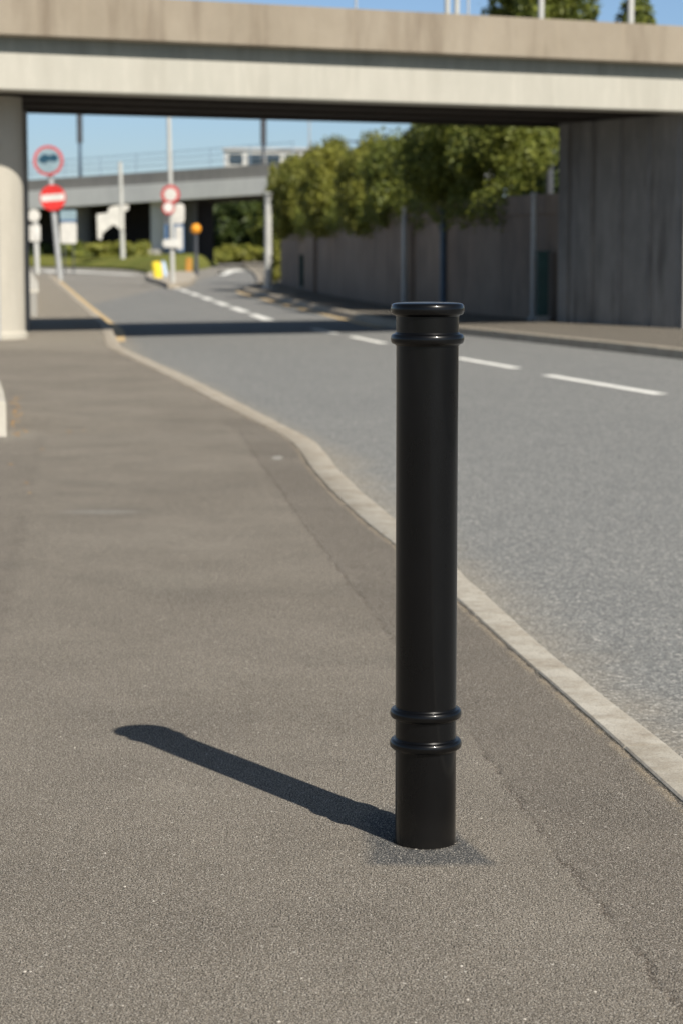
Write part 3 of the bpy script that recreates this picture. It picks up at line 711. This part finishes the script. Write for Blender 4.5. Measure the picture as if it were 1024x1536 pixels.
def tree(name, x, y, z0, cz, rx, ry, rz, nb, per, size, m, lab, cat='tree', group=None, trunk=.12):
    t = thing(name, (x, y, z0), lab, cat, group)
    B = [(0, 0, cz, rx * .68, ry * .68, rz * .68)]
    for i in range(nb):
        v = rng.normal(size=3); v /= np.linalg.norm(v); k = rng.uniform(.55, .95); s_ = rng.uniform(.24, .44)
        B.append((v[0] * rx * k, v[1] * ry * k, cz + v[2] * rz * k, rx * s_, ry * s_, rz * s_))
    bm = new(); tube(bm, (0, 0, -.05), (.05, 0, cz * .6), trunk, trunk * .7, 9); tube(bm, (.05, 0, cz * .58), (-.05, .05, cz), trunk * .7, trunk * .35, 8)
    for i in range(6):
        bl = B[1 + i * nb // 6]; tube(bm, (.03, 0, cz * rng.uniform(.4, .8)), (bl[0] * .85, bl[1] * .85, bl[2]), trunk * .4, trunk * .12, 6)
    obj('trunk', bm, 'bark', t, True)
    leaf_mesh('crown', B, per, size, m, t)
    return t
# yellow-green shrubs on top of the wall, left to right
G1 = 'shrubs and trees growing behind the retaining wall'
tree('shrub', px2x(455, 60.8), 60.8, 1.2, 1.2, 1.0, 1.2, 1.1, 28, 2600, .046, 'leafA', 'yellow green shrub at the far left end of the retaining wall', 'shrub', G1, .06)
tree('shrub', px2x(508, 52.2), 52.2, 1.2, 1.2, .95, 1.1, 1.02, 28, 2600, .044, 'leafA', 'second yellow green shrub from the left over the wall', 'shrub', G1, .06)
tree('shrub', px2x(563, 46.2), 46.2, 1.3, 1.05, .88, 1.0, .9, 28, 2600, .042, 'leafA', 'yellow green shrub in the middle of the row over the wall', 'shrub', G1, .06)
tree('shrub', px2x(608, 43), 43, 1.3, 1.0, .85, .9, .88, 26, 2600, .04, 'leafB', 'darker shrub in the gap between yellow green shrubs and the leafy tree', 'shrub', G1, .06)
tree('shrub', px2x(424, 72), 72, .0, 1.7, .42, .9, 1.8, 14, 1200, .08, 'leafA', 'low shrub beside the end of the retaining wall behind the white post', 'shrub', G1, .05)
tree('leafy_tree', px2x(664, 39.3), 39.3, 1.4, 1.42, .80, 1.0, 1.0, 32, 2600, .038, 'leafB', 'leafy green tree overhanging the wall above the bollard', 'tree', G1, .09)
tree('leafy_tree', px2x(742, 37.6), 37.6, 1.4, 1.5, .80, 1.0, 1.0, 32, 2600, .038, 'leafB', 'leafy green tree between the overhanging tree and the abutment', 'tree', G1, .09)
tree('leafy_tree', px2x(800, 50), 50, 1.4, 3.9, 1.2, 1.5, 2.4, 22, 1300, .07, 'leafB', 'tall leafy tree whose top rises above the bridge parapet behind a pale post', 'tree', G1, .12)
tree('leafy_tree', px2x(826, 45), 45, 1.4, 1.2, .75, 1.2, 1.5, 14, 1300, .06, 'leafC', 'dark tree against the edge of the abutment', 'tree', G1, .09)
tree('leafy_tree', px2x(947, 52), 52, 1.4, 4.0, .6, 1.1, 1.35, 16, 1300, .07, 'leafB', 'small tree top above the right end of the bridge parapet', 'tree', G1, .1)
hd = thing('hedge', (WL[6].x, WL[6].y, 1.4), 'low leafy hedge draped along the top of the retaining wall below the shrubs', 'hedge')
HB = []
for p in dens([tuple(p) for p in WL[1:]], .42):
    p = Vector(p)
    HB.append((p.x + .12 + rng.normal() * .06 - WL[6].x, p.y - WL[6].y, .42 + rng.normal() * .07, rng.uniform(.26, .40), rng.uniform(.35, .6), rng.uniform(.26, .46)))
leaf_mesh('foliage', HB, 1500, .04, 'leafB', hd)
# far foliage seen beneath the far bridge
G2 = 'trees beyond the far bridge'
for (px_, Y, cz, rx, rz, m, lab) in ((325, 178, 2.8, 3.0, 2.9, 'leafC', 'dark distant tree beneath the far bridge right of the orange beacon'),
        (372, 172, 2.9, 2.6, 3.0, 'leafC', 'dark distant tree beneath the far bridge between the beacon and the white post'),
        (415, 165, 2.7, 2.2, 2.8, 'leafB', 'distant tree beneath the far bridge behind the white post')):
    tree('distant_tree', px2x(px_, Y), Y, 0, cz, rx, 3, rz, 14, 420, .22, m, lab, 'tree', G2, .15)
G3 = 'low shrubs beyond the road'
for (px_, Y, z0, rx, rz, m, lab) in ((80, 147, .3, 2.2, .62, 'leafC', 'low dark shrub on the grass verge behind the no entry pole'),
        (128, 142, .4, 1.8, .55, 'leafB', 'low shrub on the grass verge below the blank arrow boards'),
        (170, 137, .4, 1.7, .6, 'leafA', 'low yellow shrub on the grass verge behind the tall pale post'),
        (205, 133, .3, 1.1, .6, 'leafA', 'low yellow shrub on the grass verge beside the far bridge column'),
        (318, 160, .0, 2.0, .55, 'leafA', 'sunlit low shrub under the dark distant trees right of the beacon'),
        (362, 162, .0, 2.2, .65, 'leafA', 'sunlit low shrub under the distant trees near the white post')):
    tree('low_shrub', px2x(px_, Y), Y, z0, rz * .8, rx, 1.5, rz, 10, 500, .14, m, lab, 'shrub', G3, .05)

# leaf litter and loose grit
def scatter(name, pts, smin, smax, m, flat=.25, z=0.0):
    bm = new()
    for x, y in pts:
        s_ = random.uniform(smin, smax); k = random.randint(4, 6); a0 = random.random() * 6
        A = [bm.verts.new((x + s_ * random.uniform(.7, 1.1) * math.cos(a0 + 2 * math.pi * i / k), y + s_ * random.uniform(.7, 1.1) * math.sin(a0 + 2 * math.pi * i / k), z + .0005)) for i in range(k)]
        c = bm.verts.new((x, y, z + s_ * flat + .0006))
        for i in range(k): bm.faces.new((A[i], A[(i + 1) % k], c))
    return tag(obj(name, bm, m), kind='stuff')
lit = []
for i in range(45):
    t = random.random(); lit.append((-1.93 - .50 * t + abs(random.gauss(.0, .03)), 13.3 + 3.4 * t + random.uniform(-.2, .2)))
lit += [(random.uniform(-1.75, -1.4), random.uniform(8, 14)) for _ in range(8)]
tag(scatter('leaf_litter', lit, .010, .020, 'litter', .4), 'orange dry leaf litter gathered along the pale edging block', 'leaf litter')
gr = [(random.uniform(-1.5, 1.0) * (y / 8 + .4), y) for y in [3.0 + 9 * random.random() ** 1.6 for _ in range(420)]]
def kx(y, L=KL): 
    return np.interp(y, [p[1] for p in L], [p[0] for p in L])
gr = [(x, y) for x, y in gr if x < kx(y) - .02]
tag(scatter('loose_grit', gr, .0012, .0034, 'grit', .6), 'pale loose grit scattered over the footway', 'grit')

# ================================================================== THE BOLLARD
def zof(y): # height on the bollard axis of photo row y
    f = 3390.; th = math.atan(398 / f); b = (768 - y) / f; c, s = math.cos(th), math.sin(th)
    return CAM_H + (b * c - s) / (c + b * s) * 4.127
bo = thing('bollard', (.156, 4.127, 0), 'glossy black round steel bollard with ringed collars standing on the footway', 'bollard')
r0 = .0565
zc, zr1, zr2, zr3 = zof(463.5), zof(508), zof(1068.5), zof(1114)
def torus_prof(z, h, R_, r_, n=12):   # half-round ring profile
    return [(r_, z - h)] + [(r_ + (R_ - r_) * math.sin(math.pi * i / n) ** .6, z - h * math.cos(math.pi * i / n)) for i in range(1, n)] + [(r_, z + h)]
bm = new(); lathe(bm, [(r0, -.01), (r0, .3), (r0, .6), (r0 + .0004, zc - .008)], 96); obj('shaft', bm, 'boll', bo, True)
def ring(z, h, Rr, fil=.003):
    prof = [(r0 - .001, z - h - fil), (r0 + .0015, z - h - fil * .8), (r0 + fil, z - h)]
    for i in range(1, 16):
        a = math.pi * i / 16; prof.append((r0 + fil + (Rr - r0 - fil) * math.sin(a) ** .75, z - h * math.cos(a)))
    prof += [(r0 + fil, z + h), (r0 + .0015, z + h + fil * .8), (r0 - .001, z + h + fil)]
    bm = new(); lathe(bm, prof, 96, cap=False); return obj('ring', bm, 'boll', bo, True)
ring(zr1, .0095, .067); ring(zr2, .0092, .0665); ring(zr3, .0092, .0670)
h = .0105; prof = [(r0 - .001, zc - h - .004), (r0 + .003, zc - h)]
for i in range(1, 13):
    a = math.pi * i / 12 * .92; prof.append((r0 + .003 + (.067 - r0 - .003) * math.sin(a) ** .7, zc - h * math.cos(a)))
prof += [(.058, zc + h + .0008), (.045, zc + h + .0018), (.02, zc + h + .0026), (.001, zc + h + .0028)]
bm = new(); lathe(bm, prof, 96); obj('cap', bm, 'boll', bo, True)
